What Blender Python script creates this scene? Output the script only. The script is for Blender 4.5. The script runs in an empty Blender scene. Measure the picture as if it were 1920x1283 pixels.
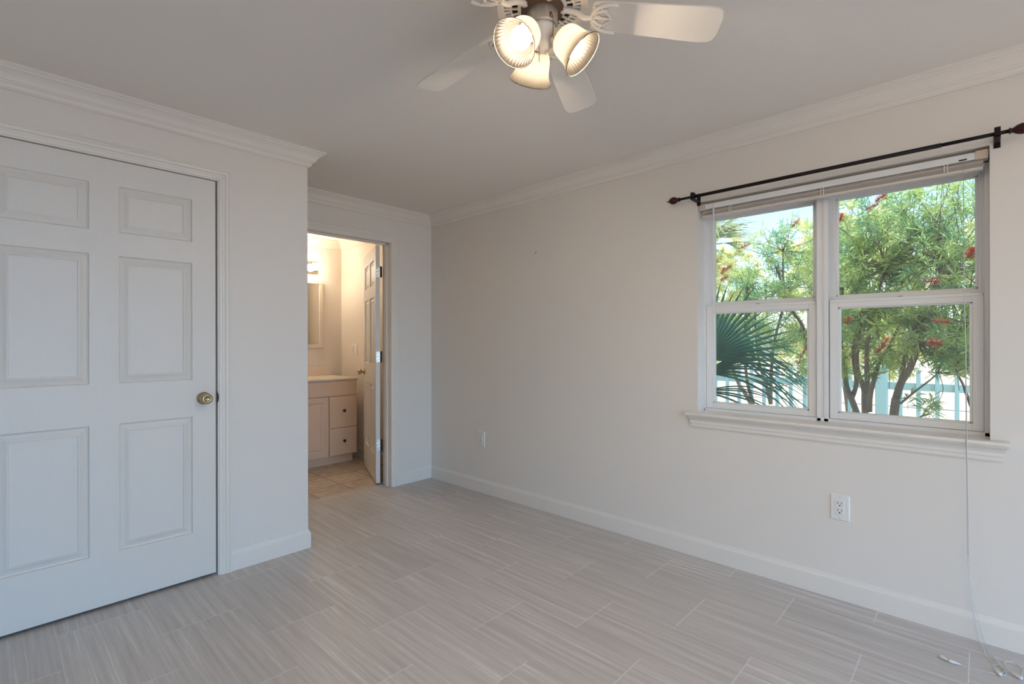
import bpy, math, random
import numpy as np
from mathutils import Vector, Matrix

random.seed(7)
rng = np.random.default_rng(11)
PI = math.pi
scene = bpy.context.scene
COL = scene.collection

# ------------------------------------------------------------------ camera
F_PX, YAW, ROLL, CY, EYE = 932.67, 0.8141, -0.0017, 643.3, 1.2
FWD = Vector((math.sin(YAW), math.cos(YAW), 0))
RGT0 = Vector((math.cos(YAW), -math.sin(YAW), 0))
UP0 = Vector((0, 0, 1))
RGT = RGT0 * math.cos(ROLL) + UP0 * math.sin(ROLL)
UPV = -RGT0 * math.sin(ROLL) + UP0 * math.cos(ROLL)
cam_data = bpy.data.cameras.new('camera')
cam = bpy.data.objects.new('camera', cam_data)
COL.objects.link(cam)
cam_data.sensor_width = 36.0
cam_data.lens = F_PX / 1920 * 36.0
cam_data.shift_y = (CY - 641.5) / 1920
cam_data.clip_start = 0.05
m = Matrix.Identity(4)
for i in range(3):
    m[i][0] = RGT[i]; m[i][1] = UPV[i]; m[i][2] = -FWD[i]
m[2][3] = EYE
cam.matrix_world = m
scene.camera = cam

# ------------------------------------------------------------------ world, sun, exposure
world = bpy.data.worlds.new('world')
scene.world = world
world.use_nodes = True
wn = world.node_tree.nodes; wl = world.node_tree.links
wn.clear()
sky = wn.new('ShaderNodeTexSky')
sky.sky_type = 'NISHITA'
sky.sun_disc = False
sky.sun_elevation = math.radians(60)
sky.sun_rotation = math.radians(250)
sky.air_density = 1.0
sky.dust_density = 2.0
sky.ozone_density = 1.2
bg = wn.new('ShaderNodeBackground')
bg.inputs['Strength'].default_value = 0.50
wo = wn.new('ShaderNodeOutputWorld')
wl.new(sky.outputs[0], bg.inputs[0]); wl.new(bg.outputs[0], wo.inputs[0])

sun_data = bpy.data.lights.new('sun', 'SUN')
sun_data.energy = 12.0
sun_data.angle = math.radians(1.0)
sun_data.color = (1.0, 0.90, 0.70)
sun = bpy.data.objects.new('sun', sun_data)
COL.objects.link(sun)
sun.rotation_euler = Vector((-0.42, -0.25, -0.87)).to_track_quat('-Z', 'Y').to_euler()

# added area lamps standing in for daylight from unseen openings behind and west
def added_daylight(name, loc, direction, sx, sy, energy, color):
    ld = bpy.data.lights.new(name, 'AREA')
    ld.shape = 'RECTANGLE'; ld.size = sx; ld.size_y = sy
    ld.energy = energy; ld.color = color
    lo = bpy.data.objects.new(name, ld); COL.objects.link(lo)
    lo.location = loc
    lo.rotation_euler = Vector(direction).to_track_quat('-Z', 'Y').to_euler()
    return lo
added_daylight('skylight_back', (0.7, -9.4, 3.15), (0, 1, -0.16), 9.0, 2.8, 1150, (0.02, 0.44, 1.0))
added_daylight('ground_fill_back', (0.7, -6.9, -0.15), (0, 0.35, 1), 7.0, 3.4, 330, (1.0, 0.79, 0.58))  # added warm fill standing for daylight bounced off the ground outside
added_daylight('added_fill_west', (-2.9, -1.6, -0.15), (0.35, 0.05, 1), 2.8, 5.0, 150, (1.0, 0.80, 0.60))  # added lamp that brightens the right wall; no west window is known

vs = scene.view_settings
vs.view_transform = 'Standard'; vs.look = 'None'; vs.gamma = 1.0
vs.use_curve_mapping = False
vs.exposure = 0.0

FAN_BULB = 320.0
BATH_BULB = 62.0

# ------------------------------------------------------------------ materials
def new_mat(name):
    mt = bpy.data.materials.new(name); mt.use_nodes = True
    nt = mt.node_tree; b = nt.nodes['Principled BSDF']
    return mt, nt, b

def simple(name, col, rough=0.5, metal=0.0, spec=0.5, bump=0.0, bscale=200.0, var=0.0, vscale=5.0):
    mt, nt, b = new_mat(name)
    b.inputs['Base Color'].default_value = (*col, 1)
    b.inputs['Roughness'].default_value = rough
    b.inputs['Metallic'].default_value = metal
    b.inputs['Specular IOR Level'].default_value = spec
    tc = nt.nodes.new('ShaderNodeTexCoord')
    if bump > 0:
        n = nt.nodes.new('ShaderNodeTexNoise'); n.inputs['Scale'].default_value = bscale
        n.inputs['Detail'].default_value = 3
        nt.links.new(tc.outputs['Object'], n.inputs['Vector'])
        bp = nt.nodes.new('ShaderNodeBump'); bp.inputs['Strength'].default_value = bump
        bp.inputs['Distance'].default_value = 0.002
        nt.links.new(n.outputs[0], bp.inputs['Height']); nt.links.new(bp.outputs[0], b.inputs['Normal'])
    if var > 0:
        n = nt.nodes.new('ShaderNodeTexNoise'); n.inputs['Scale'].default_value = vscale
        n.inputs['Detail'].default_value = 4
        nt.links.new(tc.outputs['Object'], n.inputs['Vector'])
        mx = nt.nodes.new('ShaderNodeMix'); mx.data_type = 'RGBA'
        mx.inputs[6].default_value = (*[c * (1 - var) for c in col], 1)
        mx.inputs[7].default_value = (*[min(1, c * (1 + var)) for c in col], 1)
        nt.links.new(n.outputs[0], mx.inputs[0]); nt.links.new(mx.outputs[2], b.inputs['Base Color'])
    return mt

M = {}
M['wall'] = simple('wall_paint', (0.78, 0.735, 0.675), 0.6, bump=0.12, bscale=260)
M['ceiling'] = simple('ceiling_paint', (0.86, 0.805, 0.735), 0.8, bump=0.1, bscale=220)
M['trim'] = simple('trim_paint', (0.80, 0.755, 0.69), 0.38)
M['vinyl'] = simple('window_vinyl', (0.80, 0.80, 0.79), 0.35)
M['bath_wall'] = simple('bathroom_paint', (0.78, 0.70, 0.60), 0.6, bump=0.1, bscale=260)
M['plastic'] = simple('white_plastic', (0.80, 0.79, 0.76), 0.35)
M['blind'] = simple('blind_vinyl', (0.70, 0.64, 0.58), 0.45)
M['cap'] = simple('blind_cap', (0.62, 0.52, 0.42), 0.5)
M['cord'] = simple('blind_cord', (0.74, 0.71, 0.66), 0.7)
M['dark'] = simple('dark_slot', (0.015, 0.012, 0.01), 0.5)
M['rod'] = simple('oil_rubbed_bronze', (0.010, 0.005, 0.006), 0.45, spec=0.25)
M['finial'] = simple('dark_red_resin', (0.035, 0.004, 0.005), 0.3, spec=0.3)
M['brass'] = simple('aged_brass', (0.47, 0.38, 0.24), 0.22, metal=1.0)
M['bronze'] = simple('hinge_bronze', (0.06, 0.03, 0.018), 0.35, metal=0.8)
M['nickel'] = simple('nickel', (0.60, 0.60, 0.52), 0.35, metal=0.9)
M['chrome'] = simple('chrome', (0.75, 0.72, 0.66), 0.12, metal=1.0)
M['brushed'] = simple('brushed_nickel', (0.52, 0.48, 0.42), 0.42, metal=0.75)
M['fan'] = simple('fan_enamel', (0.80, 0.755, 0.69), 0.38)
M['rim'] = simple('polished_rim', (0.14, 0.12, 0.10), 0.3, spec=0.1)
M['blade'] = simple('fan_blade_laminate', (0.76, 0.71, 0.645), 0.45, var=0.03, vscale=3)
M['motor_shadow'] = simple('motor_shadow_core', (0.10, 0.055, 0.03), 0.5, metal=0.3)  # brown of the shadowed vent slots, laid on the motor body
M['copper'] = simple('pull_chain_metal', (0.30, 0.15, 0.06), 0.35, metal=0.8)
M['vanity'] = simple('vanity_laminate', (0.80, 0.57, 0.41), 0.38)
M['counter'] = simple('cultured_marble', (0.78, 0.66, 0.52), 0.2, var=0.05, vscale=9)
M['knob_black'] = simple('black_knob', (0.012, 0.010, 0.010), 0.3)
M['fence'] = simple('painted_fence_wood', (0.34, 0.54, 0.56), 0.6)
M['concrete'] = simple('pale_concrete', (0.40, 0.35, 0.31), 0.9, var=0.25, vscale=14)
M['curb'] = simple('curb_concrete', (0.34, 0.36, 0.38), 0.9)
M['soil'] = simple('garden_soil', (0.20, 0.18, 0.13), 0.95, var=0.4, vscale=6)
M['bark'] = simple('bark', (0.16, 0.14, 0.12), 0.9, bump=0.8, bscale=40, var=0.45, vscale=22)

mm, nt, b = new_mat('mirror_glass')
b.inputs['Base Color'].default_value = (0.85, 0.85, 0.83, 1); b.inputs['Metallic'].default_value = 1
b.inputs['Roughness'].default_value = 0.02
M['mirror'] = mm

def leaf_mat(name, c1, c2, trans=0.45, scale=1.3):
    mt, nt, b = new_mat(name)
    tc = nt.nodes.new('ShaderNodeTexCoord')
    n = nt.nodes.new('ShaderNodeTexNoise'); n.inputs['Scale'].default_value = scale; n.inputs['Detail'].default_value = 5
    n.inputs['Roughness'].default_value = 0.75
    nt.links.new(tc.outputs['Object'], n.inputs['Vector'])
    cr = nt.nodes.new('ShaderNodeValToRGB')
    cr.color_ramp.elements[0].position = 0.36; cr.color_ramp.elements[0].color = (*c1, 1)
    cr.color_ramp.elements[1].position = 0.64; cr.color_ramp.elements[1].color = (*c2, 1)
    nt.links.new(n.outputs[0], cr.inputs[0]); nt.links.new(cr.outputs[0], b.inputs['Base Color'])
    b.inputs['Roughness'].default_value = 0.38
    tr = nt.nodes.new('ShaderNodeBsdfTranslucent')
    nt.links.new(cr.outputs[0], tr.inputs[0])
    mx = nt.nodes.new('ShaderNodeMixShader'); mx.inputs[0].default_value = trans
    out = nt.nodes['Material Output']
    nt.links.new(b.outputs[0], mx.inputs[1]); nt.links.new(tr.outputs[0], mx.inputs[2])
    nt.links.new(mx.outputs[0], out.inputs[0])
    return mt
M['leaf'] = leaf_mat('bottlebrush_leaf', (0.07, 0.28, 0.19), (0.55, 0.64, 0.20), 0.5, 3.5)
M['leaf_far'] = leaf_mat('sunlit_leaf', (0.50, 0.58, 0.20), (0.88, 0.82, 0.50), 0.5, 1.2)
M['palm'] = leaf_mat('palm_leaf', (0.015, 0.09, 0.085), (0.04, 0.17, 0.13), 0.2, 3.0)
M['palm_far'] = leaf_mat('far_palm_leaf', (0.14, 0.24, 0.14), (0.36, 0.40, 0.18), 0.3, 1.0)
M['flower'] = leaf_mat('bottlebrush_red', (0.38, 0.010, 0.02), (0.62, 0.03, 0.035), 0.3, 20)

# window glass: Fresnel mix of clear and mirror
mg = bpy.data.materials.new('window_glass'); mg.use_nodes = True
nt = mg.node_tree; nt.nodes.clear()
o_ = nt.nodes.new('ShaderNodeOutputMaterial'); tr = nt.nodes.new('ShaderNodeBsdfTransparent')
tr.inputs[0].default_value = (0.93, 0.97, 0.96, 1)
gl = nt.nodes.new('ShaderNodeBsdfGlossy'); gl.inputs['Roughness'].default_value = 0.0
fr = nt.nodes.new('ShaderNodeFresnel'); fr.inputs[0].default_value = 1.8
mx = nt.nodes.new('ShaderNodeMixShader')
nt.links.new(fr.outputs[0], mx.inputs[0]); nt.links.new(tr.outputs[0], mx.inputs[1]); nt.links.new(gl.outputs[0], mx.inputs[2])
nt.links.new(mx.outputs[0], o_.inputs[0])
M['glass'] = mg

# frosted ribbed shade glass
ms = bpy.data.materials.new('frosted_glass'); ms.use_nodes = True
nt = ms.node_tree; b = nt.nodes['Principled BSDF']
b.inputs['Base Color'].default_value = (0.018, 0.016, 0.0135, 1); b.inputs['Roughness'].default_value = 0.3
b.inputs['Specular IOR Level'].default_value = 0.05
tl = nt.nodes.new('ShaderNodeBsdfTranslucent'); tl.inputs[0].default_value = (0.034, 0.030, 0.025, 1)
tp = nt.nodes.new('ShaderNodeBsdfTransparent')
m1 = nt.nodes.new('ShaderNodeMixShader'); m1.inputs[0].default_value = 0.45
m2 = nt.nodes.new('ShaderNodeMixShader'); m2.inputs[0].default_value = 0.0
nt.links.new(b.outputs[0], m1.inputs[1]); nt.links.new(tl.outputs[0], m1.inputs[2])
nt.links.new(m1.outputs[0], m2.inputs[1]); nt.links.new(tp.outputs[0], m2.inputs[2])
nt.links.new(m2.outputs[0], nt.nodes['Material Output'].inputs[0])
M['shade'] = ms

def emit(name, col, s):
    mt = bpy.data.materials.new(name); mt.use_nodes = True
    nt = mt.node_tree; nt.nodes.clear()
    e = nt.nodes.new('ShaderNodeEmission'); e.inputs[0].default_value = (*col, 1); e.inputs[1].default_value = s
    o = nt.nodes.new('ShaderNodeOutputMaterial'); nt.links.new(e.outputs[0], o.inputs[0])
    return mt
M['bulb'] = emit('lit_bulb', (1.0, 0.82, 0.62), FAN_BULB)
M['bath_bulb'] = emit('lit_globe', (1.0, 0.84, 0.66), BATH_BULB)

# embossed door skin
mt, nt, b = new_mat('door_paint')
b.inputs['Base Color'].default_value = (0.745, 0.71, 0.655, 1); b.inputs['Roughness'].default_value = 0.42
tc = nt.nodes.new('ShaderNodeTexCoord'); mp = nt.nodes.new('ShaderNodeMapping')
mp.inputs['Scale'].default_value = (1.0, 1.0, 0.16)
nt.links.new(tc.outputs['Object'], mp.inputs[0])
w = nt.nodes.new('ShaderNodeTexWave'); w.wave_type = 'BANDS'; w.bands_direction = 'X'
w.inputs['Scale'].default_value = 34; w.inputs['Distortion'].default_value = 5.5
w.inputs['Detail'].default_value = 2.5; w.inputs['Detail Scale'].default_value = 1.3
nt.links.new(mp.outputs[0], w.inputs['Vector'])
bp = nt.nodes.new('ShaderNodeBump'); bp.inputs['Strength'].default_value = 0.16; bp.inputs['Distance'].default_value = 0.0012
nt.links.new(w.outputs[1], bp.inputs['Height']); nt.links.new(bp.outputs[0], b.inputs['Normal'])
M['door'] = mt

# plank tile floor
def math_node(nt, op, a=None, bb=None):
    n = nt.nodes.new('ShaderNodeMath'); n.operation = op
    for i, v in enumerate((a, bb)):
        if v is None: continue
        if isinstance(v, (int, float)): n.inputs[i].default_value = v
        else: nt.links.new(v, n.inputs[i])
    return n.outputs[0]
mt, nt, b = new_mat('striated_plank_tile')
tc = nt.nodes.new('ShaderNodeTexCoord'); sp = nt.nodes.new('ShaderNodeSeparateXYZ')
nt.links.new(tc.outputs['Object'], sp.inputs[0])
U = math_node(nt, 'DIVIDE', math_node(nt, 'SUBTRACT', sp.outputs[0], 0.193), 0.3025)
row = math_node(nt, 'FLOOR', U)
fu = math_node(nt, 'FRACT', U)
par = math_node(nt, 'MODULO', math_node(nt, 'ADD', row, 100.0), 2.0)
par = math_node(nt, 'ROUND', par)
off = math_node(nt, 'MULTIPLY', math_node(nt, 'SUBTRACT', 1.0, par), 0.5)
V = math_node(nt, 'ADD', math_node(nt, 'DIVIDE', math_node(nt, 'SUBTRACT', sp.outputs[1], 0.0355), 0.605), off)
cell = math_node(nt, 'FLOOR', V); fv = math_node(nt, 'FRACT', V)
du = math_node(nt, 'MULTIPLY', math_node(nt, 'MINIMUM', fu, math_node(nt, 'SUBTRACT', 1.0, fu)), 0.3025)
dv = math_node(nt, 'MULTIPLY', math_node(nt, 'MINIMUM', fv, math_node(nt, 'SUBTRACT', 1.0, fv)), 0.605)
gm_u = math_node(nt, 'LESS_THAN', du, 0.0009)
gm_v = math_node(nt, 'LESS_THAN', dv, 0.0015)
rnd = nt.nodes.new('ShaderNodeTexWhiteNoise'); rnd.noise_dimensions = '2D'
cb = nt.nodes.new('ShaderNodeCombineXYZ'); nt.links.new(row, cb.inputs[0]); nt.links.new(cell, cb.inputs[1])
nt.links.new(cb.outputs[0], rnd.inputs['Vector'])
ofx = math_node(nt, 'ADD', sp.outputs[0], math_node(nt, 'MULTIPLY', rnd.outputs[0], 37.0))
def streak(sx, sy, det):
    c = nt.nodes.new('ShaderNodeCombineXYZ')
    nt.links.new(math_node(nt, 'MULTIPLY', ofx, sx), c.inputs[0])
    nt.links.new(math_node(nt, 'MULTIPLY', sp.outputs[1], sy), c.inputs[1])
    n = nt.nodes.new('ShaderNodeTexNoise'); n.inputs['Scale'].default_value = 1; n.inputs['Detail'].default_value = det
    n.inputs['Roughness'].default_value = 0.6
    nt.links.new(c.outputs[0], n.inputs['Vector'])
    return n.outputs[0]
s1 = streak(42, 1.1, 3); s2 = streak(150, 3.0, 3); s3 = streak(380, 14, 2)
sm = math_node(nt, 'ADD', math_node(nt, 'MULTIPLY', s1, 0.55), math_node(nt, 'ADD', math_node(nt, 'MULTIPLY', s2, 0.30), math_node(nt, 'MULTIPLY', s3, 0.15)))
cr = nt.nodes.new('ShaderNodeValToRGB')
els = cr.color_ramp.elements
els[0].position = 0.34; els[0].color = (0.47, 0.43, 0.39, 1)
els[1].position = 0.66; els[1].color = (0.80, 0.755, 0.71, 1)
e = els.new(0.47); e.color = (0.56, 0.515, 0.475, 1)
e = els.new(0.56); e.color = (0.62, 0.575, 0.535, 1)
nt.links.new(sm, cr.inputs[0])
hv = nt.nodes.new('ShaderNodeHueSaturation')
nt.links.new(cr.outputs[0], hv.inputs['Color'])
nt.links.new(math_node(nt, 'ADD', 0.95, math_node(nt, 'MULTIPLY', rnd.outputs[0], 0.10)), hv.inputs['Value'])
g1 = nt.nodes.new('ShaderNodeMix'); g1.data_type = 'RGBA'; g1.inputs[7].default_value = (0.50, 0.46, 0.43, 1)
nt.links.new(gm_u, g1.inputs[0]); nt.links.new(hv.outputs[0], g1.inputs[6])
g2 = nt.nodes.new('ShaderNodeMix'); g2.data_type = 'RGBA'; g2.inputs[7].default_value = (0.78, 0.74, 0.70, 1)
nt.links.new(gm_v, g2.inputs[0]); nt.links.new(g1.outputs[2], g2.inputs[6])
nt.links.new(g2.outputs[2], b.inputs['Base Color'])
b.inputs['Roughness'].default_value = 0.42
bp = nt.nodes.new('ShaderNodeBump'); bp.inputs['Strength'].default_value = 0.25; bp.inputs['Distance'].default_value = 0.001
ht = math_node(nt, 'SUBTRACT', math_node(nt, 'MULTIPLY', s2, 0.3), math_node(nt, 'MAXIMUM', gm_u, gm_v))
nt.links.new(ht, bp.inputs['Height']); nt.links.new(bp.outputs[0], b.inputs['Normal'])
M['floor'] = mt

mt, nt, b = new_mat('cream_bath_tile')
tc = nt.nodes.new('ShaderNodeTexCoord'); sp = nt.nodes.new('ShaderNodeSeparateXYZ')
nt.links.new(tc.outputs['Object'], sp.inputs[0])
du = math_node(nt, 'PINGPONG', math_node(nt, 'SUBTRACT', sp.outputs[0], 2.075), 0.1525)
dv = math_node(nt, 'PINGPONG', math_node(nt, 'SUBTRACT', sp.outputs[1], 3.970), 0.1525)
gm = math_node(nt, 'LESS_THAN', math_node(nt, 'MINIMUM', du, dv), 0.0035)
n = nt.nodes.new('ShaderNodeTexNoise'); n.inputs['Scale'].default_value = 14; n.inputs['Detail'].default_value = 5
nt.links.new(tc.outputs['Object'], n.inputs['Vector'])
cr = nt.nodes.new('ShaderNodeValToRGB')
cr.color_ramp.elements[0].position = 0.3; cr.color_ramp.elements[0].color = (0.46, 0.36, 0.26, 1)
cr.color_ramp.elements[1].position = 0.7; cr.color_ramp.elements[1].color = (0.66, 0.55, 0.43, 1)
nt.links.new(n.outputs[0], cr.inputs[0])
g1 = nt.nodes.new('ShaderNodeMix'); g1.data_type = 'RGBA'; g1.inputs[7].default_value = (0.15, 0.085, 0.05, 1)
nt.links.new(gm, g1.inputs[0]); nt.links.new(cr.outputs[0], g1.inputs[6]); nt.links.new(g1.outputs[2], b.inputs['Base Color'])
b.inputs['Roughness'].default_value = 0.3
M['bath_floor'] = mt

# ------------------------------------------------------------------ mesh helpers
class MB:
    def __init__(s): s.v = []; s.f = []; s.sm = []
    def add(s, vs_, fs, smooth=False):
        o = len(s.v)
        s.v += [tuple(p) for p in vs_]
        s.f += [tuple(i + o for i in f) for f in fs]
        s.sm += [smooth] * len(fs)
    def box(s, x0, x1, y0, y1, z0, z1):
        x0, x1 = sorted((x0, x1)); y0, y1 = sorted((y0, y1)); z0, z1 = sorted((z0, z1))
        s.add([(x0, y0, z0), (x1, y0, z0), (x1, y1, z0), (x0, y1, z0), (x0, y0, z1), (x1, y0, z1), (x1, y1, z1), (x0, y1, z1)],
              [(0, 3, 2, 1), (4, 5, 6, 7), (0, 1, 5, 4), (1, 2, 6, 5), (2, 3, 7, 6), (3, 0, 4, 7)])
    def tube(s, pts, r, n=10, caps=True, smooth=True):
        pts = [Vector(p) for p in pts]
        rs = r if isinstance(r, (list, tuple)) else [r] * len(pts)
        t = (pts[1] - pts[0]).normalized()
        a = Vector((0, 0, 1)) if abs(t.z) < 0.9 else Vector((1, 0, 0))
        nrm = t.cross(a).normalized()
        vv = []
        for i, p in enumerate(pts):
            if i == 0: t = pts[1] - pts[0]
            elif i == len(pts) - 1: t = pts[-1] - pts[-2]
            else: t = (pts[i + 1] - pts[i]).normalized() + (pts[i] - pts[i - 1]).normalized()
            t.normalize()
            nrm = (nrm - t * nrm.dot(t)).normalized()
            bn = t.cross(nrm)
            for k in range(n):
                an = 2 * PI * k / n
                vv.append(p + (nrm * math.cos(an) + bn * math.sin(an)) * rs[i])
        ff = []
        for i in range(len(pts) - 1):
            for k in range(n):
                k2 = (k + 1) % n
                ff.append((i * n + k, i * n + k2, (i + 1) * n + k2, (i + 1) * n + k))
        s.add(vv, ff, smooth)
        if caps:
            o = len(s.v) - len(vv)
            s.f.append(tuple(o + k for k in reversed(range(n)))); s.sm.append(False)
            s.f.append(tuple(o + (len(pts) - 1) * n + k for k in range(n))); s.sm.append(False)
    def lathe(s, prof, org=(0, 0, 0), axis=(0, 0, 1), n=32, ribs=0, rib_amp=0.0, smooth=True):
        org = Vector(org); ax = Vector(axis).normalized()
        a = Vector((1, 0, 0)) if abs(ax.x) < 0.9 else Vector((0, 1, 0))
        e1 = (a - ax * a.dot(ax)).normalized(); e2 = ax.cross(e1)
        vv = []
        for r, t in prof:
            for k in range(n):
                an = 2 * PI * k / n
                rr = r * (1 + (rib_amp * math.cos(ribs * an) if ribs else 0))
                vv.append(org + ax * t + (e1 * math.cos(an) + e2 * math.sin(an)) * rr)
        ff = []
        for i in range(len(prof) - 1):
            for k in range(n):
                k2 = (k + 1) % n
                ff.append((i * n + k, i * n + k2, (i + 1) * n + k2, (i + 1) * n + k))
        s.add(vv, ff, smooth)
    def sphere(s, c, r, n=20, squash=1.0):
        prof = [(max(1e-5, r * math.sin(PI * i / n)), -r * squash * math.cos(PI * i / n)) for i in range(n + 1)]
        s.lathe(prof, c, (0, 0, 1), n)
    def sweep(s, prof, stations, smooth=False):
        vv = []; n = len(prof)
        for P, A, B in stations:
            P = Vector(P); A = Vector(A); B = Vector(B)
            for u, v in prof: vv.append(P + A * u + B * v)
        ff = []
        for i in range(len(stations) - 1):
            for k in range(n):
                k2 = (k + 1) % n
                ff.append((i * n + k, i * n + k2, (i + 1) * n + k2, (i + 1) * n + k))
        ff.append(tuple(range(n - 1, -1, -1))); ff.append(tuple(range((len(stations) - 1) * n, len(stations) * n)))
        s.add(vv, ff, smooth)
    def build(s, name, mat, parent=None, bevel=0.0, recalc=True):
        me = bpy.data.meshes.new(name)
        me.from_pydata([tuple(p) for p in s.v], [], s.f)
        me.materials.append(mat)
        me.polygons.foreach_set('use_smooth', s.sm)
        if recalc:
            import bmesh
            bm = bmesh.new(); bm.from_mesh(me); bmesh.ops.recalc_face_normals(bm, faces=bm.faces); bm.to_mesh(me); bm.free()
        me.update()
        ob = bpy.data.objects.new(name, me); COL.objects.link(ob)
        if parent is not None:
            ob.parent = parent
            ob.matrix_parent_inverse = Matrix.Identity(4)
        if bevel > 0:
            md = ob.modifiers.new('edge', 'BEVEL'); md.width = bevel; md.segments = 2; md.limit_method = 'ANGLE'; md.angle_limit = math.radians(50)
        return ob

def struct(ob, label=None):
    ob['kind'] = 'structure'
    if label: ob['label'] = label
    return ob
def tag(ob, label, cat, group=None, kind=None):
    ob['label'] = label; ob['category'] = cat
    if group: ob['group'] = group
    if kind: ob['kind'] = kind
    return ob
def empty(name, loc=(0, 0, 0), rz=0.0):
    o = bpy.data.objects.new(name, None); COL.objects.link(o)
    o.location = loc; o.rotation_euler = (0, 0, rz); o.empty_display_size = 0.1
    return o
def rel(pts, o):
    return [(p[0] - o[0], p[1] - o[1], p[2] - o[2]) for p in pts]
def at(px, py, X):
    """point on the plane x = X seen along that direction from the eye point"""
    d = FWD + RGT * ((px - 960) / F_PX) - UPV * ((py - CY) / F_PX)
    t = X / d.x
    return Vector((0, 0, EYE)) + d * t
def smoothpath(pts, n=8):
    pts = [Vector(p) for p in pts]; out = []
    P = [pts[0]] + pts + [pts[-1]]
    for i in range(1, len(P) - 2):
        for k in range(n):
            t = k / n
            p0, p1, p2, p3 = P[i - 1], P[i], P[i + 1], P[i + 2]
            out.append(0.5 * ((2 * p1) + (p2 - p0) * t + (2 * p0 - 5 * p1 + 4 * p2 - p3) * t * t + (3 * p1 - p0 - 3 * p2 + p3) * t ** 3))
    out.append(pts[-1])
    return out

# ------------------------------------------------------------------ room dimensions
XR, YF, YD, XC = 2.744, 3.585, 2.882, 1.3025
ZC = 2.3206
XW, YB = -1.3, -5.0            # unseen west wall and back wall
YBB, XBR, XBL = 5.18, 2.722, 1.15
XE = 2.95
W0, W1, WZ0, WZ1 = -0.024, 1.158, 0.797, 1.985

def wallbox(name, boxes, mat, label=None):
    mb = MB()
    for bx in boxes: mb.box(*bx)
    return struct(mb.build(name, mat))

wallbox('floor', [(XW - .1, XR + .1, YB - .1, 3.72, -0.06, 0.0)], M['floor'])
wallbox('floor_bathroom', [(XBL - .1, XR + .1, 3.72, YBB + .1, -0.06, 0.0)], M['bath_floor'])
wallbox('ceiling', [(XW - .1, XE + 0.80, YB - .1, YBB + .1, ZC, ZC + 0.2)], M['ceiling'])  # slab runs out past the window as an unseen eave, added to block sun
wallbox('wall_right', [(XR, XE, YB - .1, W0, 0, ZC), (XR, XE, W1, YBB + .1, 0, ZC), (XR, XE, W0, W1, 0, WZ0), (XR, XE, W0, W1, WZ1, ZC)], M['wall'])
DX0, DX1, DZ = -0.090, 0.833, 2.048
wallbox('wall_left', [(XW, DX0, YD, YD + .1, 0, ZC), (DX1, XC, YD, YD + .1, 0, ZC), (DX0, DX1, YD, YD + .1, DZ, ZC)], M['wall'])
wallbox('wall_alcove', [(XC - .1, XC, YD + .1, YF, 0, ZC)], M['wall'])
BX0, BX1 = 1.555, 2.333
wallbox('wall_far', [(XC - .15, BX0, YF, YF + .115, 0, ZC), (BX1, XR, YF, YF + .115, 0, ZC), (BX0, BX1, YF, YF + .115, DZ, ZC)], M['wall'])
wallbox('wall_closet_back', [(XW, XC - .1, YF + .0, YF + .1, 0, ZC)], M['wall'])
wallbox('wall_west', [(XW - .1, XW, YB, -3.5, 0, ZC), (XW - .1, XW, -0.65, YF, 0, ZC), (XW - .1, XW, -3.5, -0.65, 0, .1), (XW - .1, XW, -3.5, -0.65, 2.15, ZC)], M['wall'])  # unseen opening added so the west fill lamp reaches the room
wallbox('wall_back', [(XW, -1.1, YB - .1, YB, 0, ZC), (2.5, XR, YB - .1, YB, 0, ZC), (-1.1, 2.5, YB - .1, YB, 2.04, ZC)], M['wall'])  # unseen opening; header height shaped to keep skylight low on the walls
wallbox('wall_bathroom_back', [(XBL - .1, XR, YBB, YBB + .1, 0, ZC)], M['bath_wall'])
wallbox('wall_bathroom_right', [(XBR, XR - .0005, YF + .1155, YBB, 0, ZC)], M['bath_wall'])
wallbox('wall_bathroom_left', [(XBL - .1, XBL, YF + .1155, YBB, 0, ZC)], M['bath_wall'])
wallbox('wall_bathroom_front', [(XBL, BX0 - .02, YF + .1155, YF + .12, 0, ZC), (BX1 + .02, XBR, YF + .1155, YF + .12, 0, ZC)], M['bath_wall'])

# crown moulding
crown = [(0, 0), (.079, 0), (.079, .007), (.074, .011), (.068, .013), (.066, .018), (.055, .024), (.045, .034), (.038, .045), (.033, .055), (.027, .0595), (.024, .064), (.019, .066), (.0185, .070), (.0165, .078), (.012, .083), (.008, .0866), (0, .0866)]
D_ = (0, 0, -1)
mb = MB()
mb.sweep(crown, [((XW, YD, ZC), (0, -1, 0), D_), ((XC, YD, ZC), (1, -1, 0), D_), ((XC, YF, ZC), (1, -1, 0), D_), ((XR, YF, ZC), (-1, -1, 0), D_), ((XR, YB, ZC), (-1, 0, 0), D_)])
struct(mb.build('trim_1', M['trim']))
mb = MB()
mb.sweep([(u * .9, v) for u, v in crown], [((XBL, YBB, ZC), (0, -1, 0), D_), ((XBR, YBB, ZC), (-1, -1, 0), D_), ((XBR, YF + .12, ZC), (-1, 0, 0), D_)])
struct(mb.build('trim_2', M['bath_wall']))

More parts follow.
